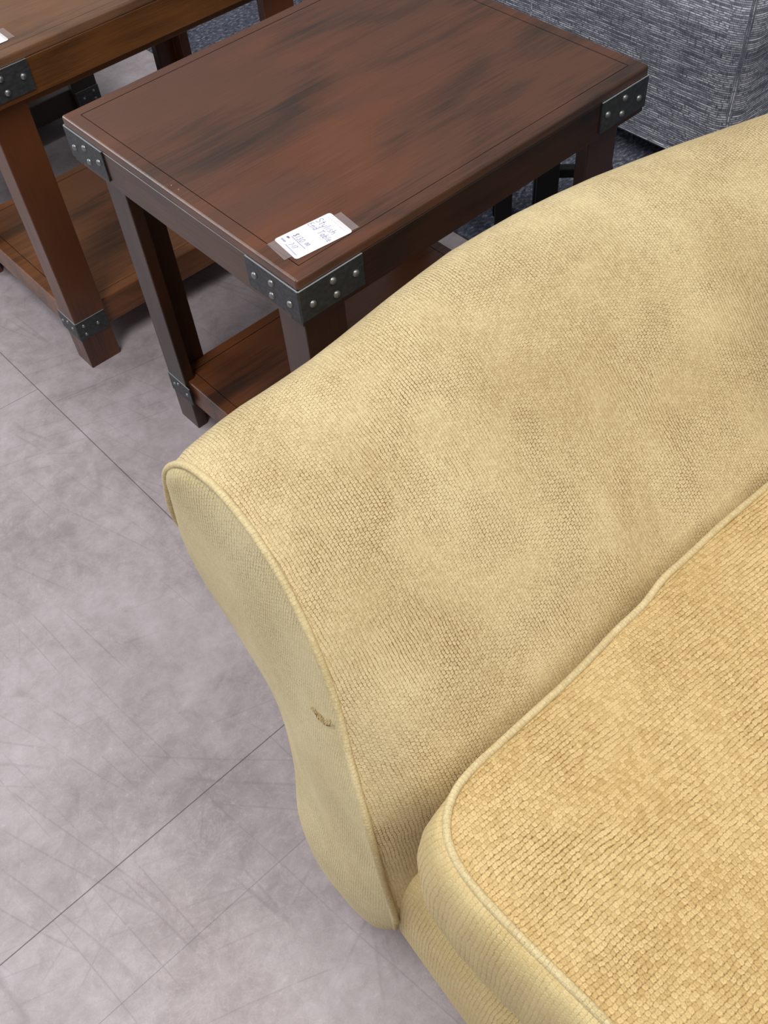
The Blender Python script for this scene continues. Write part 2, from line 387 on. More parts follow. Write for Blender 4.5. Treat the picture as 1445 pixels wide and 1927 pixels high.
def tube(name, pts, rad, mat, parent=None, sides=10, closed=False):
    V, F, U = [], [], []
    n_ = len(pts); L = arclen(pts)
    prev = None
    for i, p_ in enumerate(pts):
        if closed: t = (pts[(i + 1) % n_] - pts[i - 1])
        else: t = pts[min(i + 1, n_ - 1)] - pts[max(i - 1, 0)]
        t = t.normalized()
        if prev is None:
            up = Vector((0, 0, 1)) if abs(t.z) < 0.9 else Vector((1, 0, 0))
            prev = t.cross(up).normalized()
        prev = (prev - t * prev.dot(t)).normalized()
        b = t.cross(prev)
        r_ = rad(i / (n_ - 1)) if callable(rad) else rad
        for k in range(sides + 1):
            a = 2 * math.pi * k / sides
            V.append(p_ + prev * (r_ * math.cos(a)) + b * (r_ * math.sin(a)))
            U.append((L[i], k / sides * 2 * math.pi * r_))
    S = sides + 1
    for i in range(n_ - 1 + (1 if closed else 0)):
        for k in range(sides):
            i2 = (i + 1) % n_
            F.append((i * S + k, i * S + k + 1, i2 * S + k + 1, i2 * S + k))
    if not closed:
        F.append(tuple(range(sides))[::-1]); F.append(tuple((n_ - 1) * S + k for k in range(sides)))
    return mesh_obj(name, V, F, mat, parent, U)

def grid_obj(name, rows, mat, parent=None, uvs=None, close_u=False, cap=False, flip=False):
    """rows: list of equally long lists of points"""
    nr, nc = len(rows), len(rows[0])
    V = [q for r in rows for q in r]
    F = []
    for i in range(nr - 1):
        for k in range(nc - 1 + (1 if close_u else 0)):
            k2 = (k + 1) % nc
            f = (i * nc + k, i * nc + k2, (i + 1) * nc + k2, (i + 1) * nc + k)
            F.append(f[::-1] if flip else f)
    if cap:
        F.append(tuple(range(nc)) if not flip else tuple(range(nc))[::-1])
        F.append(tuple((nr - 1) * nc + k for k in range(nc))[::-1] if not flip else tuple((nr - 1) * nc + k for k in range(nc)))
    U = [q for r in uvs for q in r] if uvs else None
    return mesh_obj(name, V, F, mat, parent, U)

def tag(o, label=None, cat=None, group=None, kind=None):
    if label: o['label'] = label
    if cat: o['category'] = cat
    if group: o['group'] = group
    if kind: o['kind'] = kind
    return o
def empty(name, loc, rz=0.0):
    o = bpy.data.objects.new(name, None); COL.objects.link(o)
    o.location = loc; o.rotation_euler = (0, 0, rz); o.empty_display_size = 0.1
    return o
def copy_tree(o, parent=None):
    c = o.copy(); COL.objects.link(c)
    if parent is not None: c.parent = parent
    for ch in [x for x in scene.objects if x.parent == o]:
        copy_tree(ch, c)
    return c
def sstep(a, b, x):
    t = min(1.0, max(0.0, (x - a) / (b - a))); return t * t * (3 - 2 * t)
def interp(tab, x):
    if x <= tab[0][0]: return tab[0][1]
    for (a, va), (b, vb) in zip(tab, tab[1:]):
        if x <= b: return va + (vb - va) * (x - a) / (b - a)
    return tab[-1][1]

# ------------------------------------------------------------------ setting
fl = mesh_obj('floor', [(-3.5, -3.5, 0), (4, -3.5, 0), (4, 4.5, 0), (-3.5, 4.5, 0), (-3.5, -3.5, -0.05), (4, -3.5, -0.05), (4, 4.5, -0.05), (-3.5, 4.5, -0.05)],
              [(0, 1, 2, 3), (7, 6, 5, 4), (0, 4, 5, 1), (1, 5, 6, 2), (2, 6, 7, 3), (3, 7, 4, 0)], M_FLOOR, smooth=False)
tag(fl, kind='structure')
wl = box('wall_back', (4.0, -3.5, 0), (4.1, 4.5, 3.2), plain('painted_wall', rgb(206, 204, 200), 0.8, 0.2), None)
tag(wl, kind='structure')
cp = box('carpet', (0.757, -3.4, 0.0), (3.9, 4.4, 0.005), M_CARPET, None, 0.002, 2)
tag(cp, 'dark blue-grey mottled carpet beyond the smooth grey vinyl floor', 'carpet')

# ------------------------------------------------------------------ gold sofa (local: x back, y towards the end table, z up)
sofa = empty('sofa', (-0.3126, -0.4674, 0), R(-5))
tag(sofa, 'gold chenille sofa with flared arm and piped seat cushion, in the foreground', 'sofa')

INNER = [(0.000, 0.004, 0.060), (-0.010, -0.017, 0.115), (-0.0135, -0.024, 0.20), (-0.0130, -0.011, 0.30), (-0.005, 0.014, 0.40),
         (0.008, 0.049, 0.452), (0.021, 0.080, 0.500), (0.029, 0.118, 0.555), (0.035, 0.168, 0.598),
         (0.036, 0.222, 0.626), (0.032, 0.274, 0.638), (0.025, 0.306, 0.636), (0.017, 0.325, 0.624)]
OUTER = [(0.000, 0.004, 0.060), (-0.019, 0.028, 0.060), (-0.028, 0.060, 0.062), (-0.033, 0.098, 0.074), (-0.035, 0.127, 0.100),
         (-0.028, 0.157, 0.150), (-0.004, 0.187, 0.215), (0.012, 0.228, 0.300), (0.012, 0.288, 0.365), (0.009, 0.333, 0.420),
         (0.008, 0.350, 0.485), (0.010, 0.343, 0.560), (0.013, 0.335, 0.600), (0.017, 0.325, 0.624)]
NI = 64
inner = catmull(INNER, NI); outer = catmull(OUTER, NI)

TOPBOW = [(0.03, 0.0), (0.1, 0.016), (0.205, 0.026), (0.33, 0.048), (0.415, 0.060), (0.53, 0.063), (0.645, 0.055), (0.76, 0.037), (0.87, 0.012), (1.0, -0.02)]
INBOW = [(0.09, 0.0), (0.18, 0.005), (0.26, 0.012), (0.39, 0.026), (0.56, 0.037), (1.0, 0.045)]

def build_arm(parent, mirror=None):
    """mirror: None, or the y about which the arm is mirrored"""
    fy = (lambda v: Vector((v.x, 2 * mirror - v.y, v.z))) if mirror is not None else (lambda v: v)
    ring = inner + outer[-2:0:-1]
    cx_ = sum(q.y for q in ring) / len(ring); cz_ = sum(q.z for q in ring) / len(ring)
    Lr = arclen(ring + ring[:1])
    D = [0, 0.004, 0.010, 0.018, 0.03, 0.045, 0.065, 0.09, 0.12, 0.15, 0.18, 0.22, 0.26, 0.30, 0.35, 0.40, 0.45, 0.5, 0.56, 0.62, 0.68, 0.74, 0.80, 0.86, 0.92]
    rows, uvs = [], []
    nr_ = len(ring)
    nrm = []
    for i, q in enumerate(ring):
        t = ring[(i + 1) % nr_] - ring[i - 1]
        nn = Vector((0, -t.z, t.y)); nn.normalize()
        if nn.dot(Vector((0, q.y - 0.16, q.z - 0.40))) < 0 and False: nn = -nn
        nrm.append(nn)
    # orientation: ring goes up the inner side (y small) so outward there is -y
    if nrm[NI // 3].y > 0: nrm = [-x for x in nrm]
    for d in D:
        row, ur = [], []
        for i, q in enumerate(ring):
            s_ = q.x * (1 - 0.6 * sstep(0.1, 0.6, d)) + d
            up = sstep(0.38, 0.62, q.z)
            dw = interp(TOPBOW, s_) * up + interp(INBOW, s_) * (1 - up)
            puff = 0.0045 * sstep(0.0, 0.022, d) * (1 if q.z > 0.075 else 0)
            lump = 0.0022 * math.sin(9 * s_ + 5 * q.z + 2 * q.y) * sstep(0.03, 0.15, d)
            if i < NI + 6:      # the padded inner face swells towards the seat
                dw -= 0.034 * math.exp(-((q.z - 0.425) / (0.075 if q.z > 0.425 else 0.13)) ** 2) * sstep(0.0, 0.085, s_)
            v = Vector((s_, q.y + dw, q.z)) + nrm[i] * (puff + lump)
            row.append(fy(v)); ur.append((s_, Lr[i]))
        row.append(row[0].copy()); ur.append((ur[0][0], Lr[-1]))
        rows.append(row); uvs.append(ur)
    arm = grid_obj('arm', rows, M_ARM, parent, uvs, cap=False, flip=(mirror is None))
    # closing back face
    me = arm.data
    bm = bmesh.new(); bm.from_mesh(me)
    bmesh.ops.remove_doubles(bm, verts=bm.verts, dist=1e-5)
    bm.verts.ensure_lookup_table()
    be = [e for e in bm.edges if e.is_boundary and all(v.co.x > 0.6 for v in e.verts)]
    if be: bmesh.ops.contextual_create(bm, geom=be)
    bmesh.ops.recalc_face_normals(bm, faces=bm.faces)
    bm.to_mesh(me); bm.free()
    # front panel
    Q = 18
    rows, uvs = [], []
    for i in range(NI):
        a, b = inner[i], outer[i]
        w_ = (b - a).length
        row, ur = [], []
        for k in range(Q + 1):
            t = k / Q
            v = a.lerp(b, t)
            dome = (1 - abs(2 * t - 1) ** 2.6)
            lowb = 0.010 + 0.006 * math.exp(-((v.z - 0.16) / 0.09) ** 2)
            v = v + Vector((-1, 0, 0)) * (min(1.0, w_ / 0.06) * lowb * dome - 0.004 * (1 - dome) * 0)
            row.append(fy(v)); ur.append((v.y + 3.0, v.z * 1.03))
        rows.append(row); uvs.append(ur)
    pn = grid_obj('front_panel', rows, M_PANEL, parent, uvs, flip=(mirror is not None))
    # piping: up the inner edge, over the tip and a little way down the outer edge
    path = [q + Vector((-0.0015, 0, 0)) for q in inner] + [q + Vector((-0.001 + 0.016 * sstep(0.53, 0.47, q.z), 0.001 - 0.004 * sstep(0.53, 0.47, q.z), 0)) for q in outer[-2:0:-1] if q.z > 0.462]
    path = catmull([fy(q) for q in path[10::3]], 150)
    pipe = tube('piping', path, 0.0040, M_PIPE, pn, 10)
    low = catmull([fy(q + Vector((-0.003, 0.002, 0))) for q in inner[1:14]], 40)
    tube('piping', low, 0.0026, M_PIPE, pn, 8)
    return arm, pn
arm1, panel1 = build_arm(sofa)

# worn hole in the front panel
def panel_pt(tz, q, lift=0.0):
    i = min(range(NI), key=lambda k: abs(inner[k].z - tz))
    a, b = inner[i], outer[i]
    v = a.lerp(b, q); dome = 1 - abs(2 * q - 1) ** 2.6
    lowb = 0.010 + 0.006 * math.exp(-((v.z - 0.16) / 0.09) ** 2)
    return v + Vector((-1, 0, 0)) * (lowb * dome + lift)
def near_panel(y, z):
    best = min(((i, k) for i in range(4, NI - 4) for k in range(1, 40)),
               key=lambda ik: (inner[ik[0]].lerp(outer[ik[0]], ik[1] / 40).y - y) ** 2 + (inner[ik[0]].lerp(outer[ik[0]], ik[1] / 40).z - z) ** 2)
    a, b = inner[best[0]], outer[best[0]]; q = best[1] / 40
    v = a.lerp(b, q); dome = 1 - abs(2 * q - 1) ** 2.6
    lowb = 0.010 + 0.006 * math.exp(-((v.z - 0.16) / 0.09) ** 2)
    return Vector((v.x - lowb * dome - 0.0006, y, z))
random.seed(4)
TEAR = [(0.1090, 0.4570), (0.1035, 0.4570), (0.0970, 0.4585), (0.0890, 0.4620), (0.0830, 0.4670)]
V, F = [], []
for i, (y, z) in enumerate(TEAR):
    h_ = (0.0003, 0.0009, 0.0006, 0.0014, 0.0004)[i]
    for sgn in (1, -1):
        q = near_panel(y, z + sgn * h_); V.append(q + Vector((-0.0008, 0, 0)))
for i in range(len(TEAR) - 1):
    F.append((2 * i, 2 * i + 2, 2 * i + 3, 2 * i + 1))
tr = mesh_obj('tear', V, F, M_TEAR, panel1); tr['label'] = 'small torn hole showing brown backing'
for i in range(44):
    y, z = TEAR[random.randrange(len(TEAR))]
    y += random.uniform(-0.004, 0.004); z += random.uniform(0.0012, 0.0032)
    a = near_panel(y, z + 0.003); b = near_panel(y + random.uniform(-0.002, 0.002), z - random.uniform(0.0005, 0.003))
    if i == 0: tp = []
    tp.append((a, (a + b) / 2 + Vector((-random.uniform(0.001, 0.0024), 0, 0)), b + Vector((-0.0008, 0, 0))))
V, F = [], []
for a, mid_, b in tp:
    base = len(V)
    for q in (a, mid_, b):
        V += [q + Vector((0, 0.00035, 0)), q + Vector((-0.00035, 0, 0)), q + Vector((0, -0.00035, 0))]
    for s_ in range(2):
        for k in range(3):
            F.append((base + s_ * 3 + k, base + s_ * 3 + (k + 1) % 3, base + s_ * 3 + 3 + (k + 1) % 3, base + s_ * 3 + 3 + k))
mesh_obj('frayed_threads', V, F, M_THREAD, panel1)

# front rail and seat deck
SEAT_W = 0.60          # width of one seat cushion
Y_END = -2 * SEAT_W - 0.05
RP = [(0.05, 0.055), (0.018, 0.056), (0.003, 0.062), (-0.006, 0.085), (-0.0115, 0.12), (-0.0125, 0.155), (-0.010, 0.20), (-0.002, 0.24), (0.012, 0.264), (0.035, 0.276), (0.08, 0.280)]
prof = catmull([(a, 0, b) for a, b in RP], 40); LP = arclen(prof)
rows, uvs = [], []
for k in range(61):
    y = 0.012 + (Y_END - 0.012) * k / 60
    ends = min(1.0, (0.012 - y) / 0.03, (y - Y_END) / 0.03)
    soft = 0.006 * (1 - math.sqrt(max(0, 1 - (1 - max(0, ends)) ** 2)))
    rows.append([Vector((q.x + soft + 0.0012 * math.sin(19 * y + 9 * q.z), y, q.z)) for q in prof])
    uvs.append([(LP[i], y + 5) for i in range(len(prof))])
rail = grid_obj('front_rail', rows, M_RAIL, sofa, uvs, flip=True)
box('seat_deck', (0.045, Y_END, 0.06), (0.84, 0.0, 0.272), M_RAIL, sofa, 0.01)

# seat cushion
def build_cushion(parent, y_left, width, name='seat_cushion', wavy=True):
    left = [(0.60, 0.012), (0.545, 0.010), (0.46, 0.006), (0.40, 0.001), (0.365, -0.002), (0.33, -0.010), (0.29, -0.014), (0.24, -0.021), (0.19, -0.026), (0.12, -0.031),
            (0.085, -0.034), (0.058, -0.041), (0.036, -0.057), (0.0235, -0.079), (0.0195, -0.108), (0.0205, -0.140), (0.024, -0.175), (0.033, -0.252), (0.037, -width / 2 - 0.01)]
    pts = [(a, b, 0) for a, b in left]
    half = catmull(pts, 90)
    C0 = -width / 2 - 0.01
    full = half + [Vector((q.x, 2 * C0 - q.y, 0)) for q in half[-2::-1]]
    back = [Vector((0.62, 2 * C0 - 0.0, 0)), Vector((0.625, C0, 0)), Vector((0.62, 0.0, 0))]
    full = full + back
    n_ = len(full)
    off = y_left
    cen = Vector((0.32, C0, 0))
    # outward normals in plan
    nor = []
    for i in range(n_):
        t = full[(i + 1) % n_] - full[i - 1]; q = Vector((-t.y, t.x, 0)).normalized()
        if q.dot(full[i] - cen) < 0: q = -q
        nor.append(q)
    ZW = 0.470; ZB = 0.285
    def ring(outset, z): return [full[i] + nor[i] * outset + Vector((0, off, z)) for i in range(n_)]
    rows = []; arc = []
    # top: from the centre outward, crowned
    K = 22
    for k in range(K + 1):
        f = 0.02 + 0.98 * k / K
        r = []
        for i in range(n_):
            q = cen.lerp(full[i], f)
            z = ZW + 0.016 * (1 - f ** 3.2) + 0.0012 * math.sin(23 * q.x + 11 * q.y) * (1 - f ** 6)
            r.append(q + Vector((0, off, z)))
        rows.append(r)
    uv_top = [[(q.x, q.y - off) for q in r] for r in rows]
    cen_pt = cen + Vector((0, off, ZW + 0.016))
    V = [cen_pt] + [q for r in rows for q in r]; U = [(cen.x, cen.y)] + [q for r in uv_top for q in r]
    F = []
    for i in range(n_): F.append((0, 1 + i, 1 + (i + 1) % n_))
    for k in range(K):
        for i in range(n_):
            a = 1 + k * n_ + i; b = 1 + k * n_ + (i + 1) % n_
            F.append((a, a + n_, b + n_, b))
    cu = mesh_obj(name, V, F, M_SEAT, parent, U)
    bmx = bmesh.new(); bmx.from_mesh(cu.data); bmesh.ops.recalc_face_normals(bmx, faces=bmx.faces); bmx.to_mesh(cu.data); bmx.free()
    # border
    Lf = arclen(full + full[:1])
    prof_ = [(-0.001, ZW - 0.001), (0.006, ZW + 0.001), (0.014, ZW - 0.006), (0.022, ZW - 0.022), (0.028, ZW - 0.05), (0.030, ZW - 0.085), (0.027, ZW - 0.12), (0.018, ZW - 0.15), (0.008, ZW - 0.17), (0.001, ZB)]
    pp = catmull([(a, 0, b) for a, b in prof_], 26); LPp = arclen(pp)
    rows, uvs = [], []
    for j_, q in enumerate(pp):
        r = []
        for i in range(n_):
            # the border is squashed flatter where it presses on the arm
            side = abs(nor[i].y); press = 1 - 0.62 * sstep(0.6, 0.95, side) * (1 if q.x > 0 else 0)
            pucker = 0.0011 * math.sin(Lf[i] * 190 + 1.5 * math.sin(Lf[i] * 37)) * math.sin(math.pi * min(1, j_ / 20))
            r.append(full[i] + nor[i] * (q.x * press + pucker) + Vector((0, off, q.z)))
        r.append(r[0].copy()); rows.append(r)
        uvs.append([(LPp[j_], Lf[i]) for i in range(n_ + 1)])
    bo = grid_obj('cushion_border', rows, M_RAIL, cu, uvs, flip=False)
    bmx = bmesh.new(); bmx.from_mesh(bo.data)
    bmesh.ops.remove_doubles(bmx, verts=bmx.verts, dist=1e-6)
    be = [e for e in bmx.edges if e.is_boundary and all(v.co.z < 0.3 for v in e.verts)]
    bmesh.ops.contextual_create(bmx, geom=be)
    bmesh.ops.recalc_face_normals(bmx, faces=bmx.faces); bmx.to_mesh(bo.data); bmx.free()
    pth = [full[i] + nor[i] * 0.0005 + Vector((0, off, ZW + 0.0012 + 0.0006 * math.sin(Lf[i] * 60))) for i in range(n_)]
    tube('piping', pth, 0.0038, M_PIPE, cu, 10, closed=True)
    return cu
build_cushion(sofa, 0.0, SEAT_W)
build_cushion(sofa, -SEAT_W - 0.03, SEAT_W)
build_arm(sofa, mirror=Y_END / 2)

# back of the sofa, past the right edge of the picture
def pillow(name, lo, hi, mat, parent, r=0.07, lean=0.0):
    bm = bmesh.new(); add_box(bm, lo, hi, r, 6)
    zc = lo[2]
    for v in bm.verts: v.co.x += (v.co.z - zc) * lean
    o_ = bm_obj(name, bm, mat, parent, smooth=True)
    me = o_.data; lay = me.uv_layers.new(name='UVMap')
    for poly in me.polygons:
        a = max(range(3), key=lambda i: abs(poly.normal[i]))
        for li in poly.loop_indices:
            c = me.vertices[me.loops[li].vertex_index].co
            lay.data[li].uv = ((c.y, c.z), (c.x, c.z), (c.x, c.y))[a]
    return o_
pillow('backrest', (0.80, Y_END - 0.02, 0.06), (0.99, 0.02, 0.88), M_ARM, sofa, 0.06, 0.06)
for k in range(2):
    y1 = -0.01 - k * (SEAT_W + 0.03)
    pillow('back_cushion', (0.625, y1 - SEAT_W + 0.01, 0.47), (0.80, y1, 0.88), M_ARM, sofa, 0.06, 0.16)
for x_, y_ in ((0.12, 0.06), (0.12, Y_END - 0.06), (0.80, 0.06), (0.80, Y_END - 0.06)):
    bm = bmesh.new(); add_box(bm, (x_ - 0.03, y_ - 0.03, 0), (x_ + 0.03, y_ + 0.03, 0.07), 0.004)
    bm_obj('foot', bm, M_FOOT, sofa)

# ------------------------------------------------------------------ riveted end tables
TW, TD = 0.634, 0.524          # along x, along y; origin of the thing: centre of its footprint
def dome_mesh(r, h):
    bm = bmesh.new()
    rings = 5; seg = 14
    prev = None
    for i in range(rings + 1):
        a = (math.pi / 2) * i / rings
        rr, zz = r * math.cos(a), h * math.sin(a)
        if i == rings: cur = [bm.verts.new((0, 0, zz))]
        else: cur = [bm.verts.new((rr * math.cos(2 * math.pi * k / seg), rr * math.sin(2 * math.pi * k / seg), zz)) for k in range(seg)]
        if prev:
            for k in range(seg):
                k2 = (k + 1) % seg
                if len(cur) == 1: bm.faces.new((prev[k], prev[k2], cur[0]))
                else: bm.faces.new((prev[k], prev[k2], cur[k2], cur[k]))
        prev = cur
    bmesh.ops.recalc_face_normals(bm, faces=bm.faces)
    me = bpy.data.meshes.new('rivet'); bm.to_mesh(me); bm.free()
    for poly in me.polygons: poly.use_smooth = True
    me.materials.append(M_RIVET)
    return me
RIVET = dome_mesh(0.0050, 0.0034)
RIVET_S = dome_mesh(0.0036, 0.0026)

def rivet(parent, pos, nrm, mesh):
    o_ = bpy.data.objects.new('rivet', mesh); COL.objects.link(o_); o_.parent = parent
    o_.location = pos; o_.rotation_euler = Vector(nrm).to_track_quat('Z', 'Y').to_euler()

def corner_bracket(parent, cx, cy, sx, sy, z0, z1, lx, ly, pat_x, pat_y, mesh, t=0.0022, name='corner_bracket'):
    """bent plate on the outside of corner (cx,cy); sx,sy = outward directions"""
    bm = bmesh.new()
    ox, oy = cx + sx * t, cy + sy * t
    out = [(cx - sx * lx, oy), (ox - sx * 0.002, oy), (ox, oy - sy * 0.002), (ox, cy - sy * ly)]
    inn = [(cx - sx * lx, cy), (cx, cy), (cx, cy), (cx, cy - sy * ly)]
    ring = out + [(cx, cy - sy * ly), (cx, cy), (cx - sx * lx, cy)]
    lo = [bm.verts.new((a, b, z0)) for a, b in ring]; hi = [bm.verts.new((a, b, z1)) for a, b in ring]
    k = len(ring)
    for i in range(k):
        j_ = (i + 1) % k; bm.faces.new((lo[i], lo[j_], hi[j_], hi[i]))
    # top and bottom as quads along the strip
    for vs in (lo, hi):
        bm.faces.new((vs[0], vs[1], vs[5], vs[6])); bm.faces.new((vs[1], vs[2], vs[5])); bm.faces.new((vs[2], vs[3], vs[4], vs[5]))
    br = bm_obj(name, bm, M_METAL, parent)
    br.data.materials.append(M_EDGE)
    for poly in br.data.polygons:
        if poly.normal.z > 0.9: poly.material_index = 1  # upward faces take the painted highlight
    br['label'] = 'grey riveted metal plate'
    zc = (z0 + z1) / 2
    for d, dz in pat_x: rivet(br, (cx - sx * d, oy, zc + dz), (0, sy, 0), mesh)   # on the face looking along y
    for d, dz in pat_y: rivet(br, (ox, cy - sy * d, zc + dz), (sx, 0, 0), mesh)
    return br

def slab_with_groove(name, lo, hi, inset, mat, parent, bevel=0.006):
    """board with eased edges and a thin groove setting off its border"""
    bm = bmesh.new(); add_box(bm, lo, hi, bevel, 3)
    top = max(bm.faces, key=lambda f: f.calc_center_median().z + f.calc_area())
    def do(th):
        return bmesh.ops.inset_region(bm, faces=[top], thickness=th, use_even_offset=True)['faces']
    do(inset - bevel); g1 = do(0.0006)
    # the groove: rim down, field up again
    for v in top.verts: v.co.z -= 0.0020
    g2 = do(0.0006)
    for v in top.verts: v.co.z += 0.0018
    for f in list(g1) + list(g2): f.material_index = 1
    o_ = bm_obj(name, bm, mat, parent)
    o_.data.materials.append(W_DARK)
    return o_

def end_table():
    t = empty('end_table', (0, 0, 0))
    x0, x1, y0, y1 = -TW / 2, TW / 2, -TD / 2, TD / 2
    slab_with_groove('tabletop', (x0, y0, 0.5845), (x1, y1, 0.600), 0.0200, W_TOP, t, 0.0032)
    e = 0.0003; th = 0.022
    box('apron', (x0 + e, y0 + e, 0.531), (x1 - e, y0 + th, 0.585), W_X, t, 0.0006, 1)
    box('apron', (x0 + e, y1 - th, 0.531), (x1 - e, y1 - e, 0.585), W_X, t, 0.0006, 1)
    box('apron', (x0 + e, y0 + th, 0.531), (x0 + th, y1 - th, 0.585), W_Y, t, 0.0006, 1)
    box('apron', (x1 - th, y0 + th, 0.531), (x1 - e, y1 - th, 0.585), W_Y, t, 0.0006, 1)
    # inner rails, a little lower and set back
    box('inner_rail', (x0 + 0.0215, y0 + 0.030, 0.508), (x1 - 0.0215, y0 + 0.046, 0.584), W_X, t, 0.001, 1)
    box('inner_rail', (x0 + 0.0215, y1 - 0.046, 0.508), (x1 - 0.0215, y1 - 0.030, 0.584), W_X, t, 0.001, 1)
    lx, ly, wx, wy, bt = 0.0207, 0.0285, 0.066, 0.055, 0.021
    for sx in (-1, 1):
        for sy in (-1, 1):
            # corner leg: two boards joined to an L
            cx = x0 + lx if sx < 0 else x1 - 0.014; cy = y0 + ly if sy < 0 else y1 - ly
            pts = [(0, 0), (wx, 0), (wx, bt), (bt, bt), (bt, wy), (0, wy)]
            bm = bmesh.new()
            lo = [bm.verts.new((cx - sx * a, cy - sy * b, 0.0)) for a, b in pts]; hi = [bm.verts.new((cx - sx * a, cy - sy * b, 0.584)) for a, b in pts]
            for k in range(6): bm.faces.new((lo[k], lo[(k + 1) % 6], hi[(k + 1) % 6], hi[k]))
            for q in (lo, hi): bm.faces.new((q[0], q[1], q[2], q[3])); bm.faces.new((q[0], q[3], q[4], q[5]))
            bmesh.ops.recalc_face_normals(bm, faces=bm.faces)
            es = [e_ for e_ in bm.edges if abs(e_.verts[0].co.z - e_.verts[1].co.z) > 0.1]
            bmesh.ops.bevel(bm, geom=es, offset=0.0016, segments=2, profile=0.5, affect='EDGES')
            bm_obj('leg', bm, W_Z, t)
            corner_bracket(t, cx, cy, sx, sy, 0.069, 0.109, wx - 0.004, 0.066, [(0.014, 0.009), (0.014, -0.010), (0.043, 0.0)],
                           [(0.016, 0.002), (0.030, 0.010), (0.054, 0.000)], RIVET_S, 0.0016, 'foot_bracket')
            corner_bracket(t, x0 if sx < 0 else x1, y0 if sy < 0 else y1, sx, sy, 0.540, 0.5855, 0.098, 0.100,
                           [(0.017, -0.004), (0.050, 0.0105), (0.053, -0.0115), (0.085, 0.001)],
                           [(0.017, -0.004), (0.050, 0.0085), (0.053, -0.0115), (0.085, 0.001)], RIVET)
    slab_with_groove('shelf', (x0 + lx + 0.007, y0 + ly + 0.016, 0.060), (x1 - lx - 0.007, y1 - ly - 0.016, 0.116), 0.022, W_SH, t, 0.003)
    return t
t1 = end_table(); t1.location = (TW / 2, TD / 2, 0)
tag(t1, 'dark walnut end table with riveted corners between gold sofa and grey sofa', 'table', 'riveted end tables')
t2 = copy_tree(t1); t2.location = (-0.053 + TW / 2, 0.696 + TD / 2, 0); t2.scale = (1, 1, 1.035); t2.rotation_euler = (0, 0, R(-0.4))
t2['label'] = 'warm brown riveted end table at top left with white tag cut by edge'
def retint(t, tone):
    for ch in [x for x in scene.objects if x.parent == t]:
        k_ = ch.data.materials[0].name
        if k_ in tone:
            ch.material_slots[0].link = 'OBJECT'; ch.material_slots[0].material = tone[k_]
w2_top = wood('amber_top', 'X', rgb(78, 54, 38), rgb(122, 88, 64), rgb(140, 94, 58))
w2_x = wood('amber_long_rail', 'X', rgb(72, 42, 20), rgb(112, 70, 34), rgb(126, 80, 36))
w2_y = wood('amber_short_rail', 'Y', rgb(60, 36, 20), rgb(96, 60, 34), rgb(112, 70, 34))
w2_z = wood('amber_leg', 'Z', rgb(56, 30, 17), rgb(98, 56, 30), rgb(110, 62, 30))
w2_s = wood('amber_shelf', 'X', rgb(78, 48, 26), rgb(132, 84, 50), rgb(150, 92, 48))
retint(t2, {'walnut_top': w2_top, 'walnut_long_rail': w2_x, 'walnut_short_rail': w2_y, 'walnut_leg': w2_z, 'walnut_shelf': w2_s})
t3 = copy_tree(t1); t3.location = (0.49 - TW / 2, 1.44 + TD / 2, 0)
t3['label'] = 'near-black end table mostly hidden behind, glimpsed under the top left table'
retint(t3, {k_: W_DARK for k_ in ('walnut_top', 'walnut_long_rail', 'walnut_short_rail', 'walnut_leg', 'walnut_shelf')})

# two bare chips on the edge of the table top
bm = bmesh.new()
for (x_, y_) in ((0.0105, 0.2655), (0.0115, 0.2510)):
    r = bmesh.ops.create_icosphere(bm, subdivisions=1, radius=0.0008)
    for v in r['verts']: v.co = Vector((v.co.x + x_ - TW / 2, v.co.y * 0.8 + y_ - TD / 2, v.co.z * 0.4 + 0.600))
bm_obj('paint_speck', bm, M_CHIP, t1)

# ------------------------------------------------------------------ price tags
def card_mesh(name, w_, h_, r, th, mat, parent=None):
    bm = bmesh.new(); vs = []
    for (sx, sy, a0) in ((1, 1, 0), (-1, 1, 90), (-1, -1, 180), (1, -1, 270)):
        for k in range(7):
            a = R(a0 + 15 * k)
            vs.append(bm.verts.new((sx * (w_ / 2 - r) + r * math.cos(a), sy * (h_ / 2 - r) + r * math.sin(a), 0)))
    f = bm.faces.new(vs)
    ex = bmesh.ops.extrude_face_region(bm, geom=[f])
    for v in [g for g in ex['geom'] if isinstance(g, bmesh.types.BMVert)]: v.co.z += th
    return bm_obj(name, bm, mat, parent)

def strokes(name, lines, width, mat, parent, z):
    """pen strokes as thin ribbons lying on the card; lines are polylines in card metres"""
    V, F = [], []
    for ln in lines:
        pts = [Vector((a, b, 0)) for a, b in ln]
        if len(pts) > 2: pts = catmull(pts, max(6, 4 * len(pts)))
        base = len(V)
        for i, q in enumerate(pts):
            t = (pts[min(i + 1, len(pts) - 1)] - pts[max(i - 1, 0)]).normalized()
            nn = Vector((-t.y, t.x, 0)) * width / 2
            V += [q + nn + Vector((0, 0, z)), q - nn + Vector((0, 0, z))]
        for i in range(len(pts) - 1):
            F.append((base + 2 * i, base + 2 * i + 1, base + 2 * i + 3, base + 2 * i + 2))
    return mesh_obj(name, V, F, mat, parent, smooth=False)

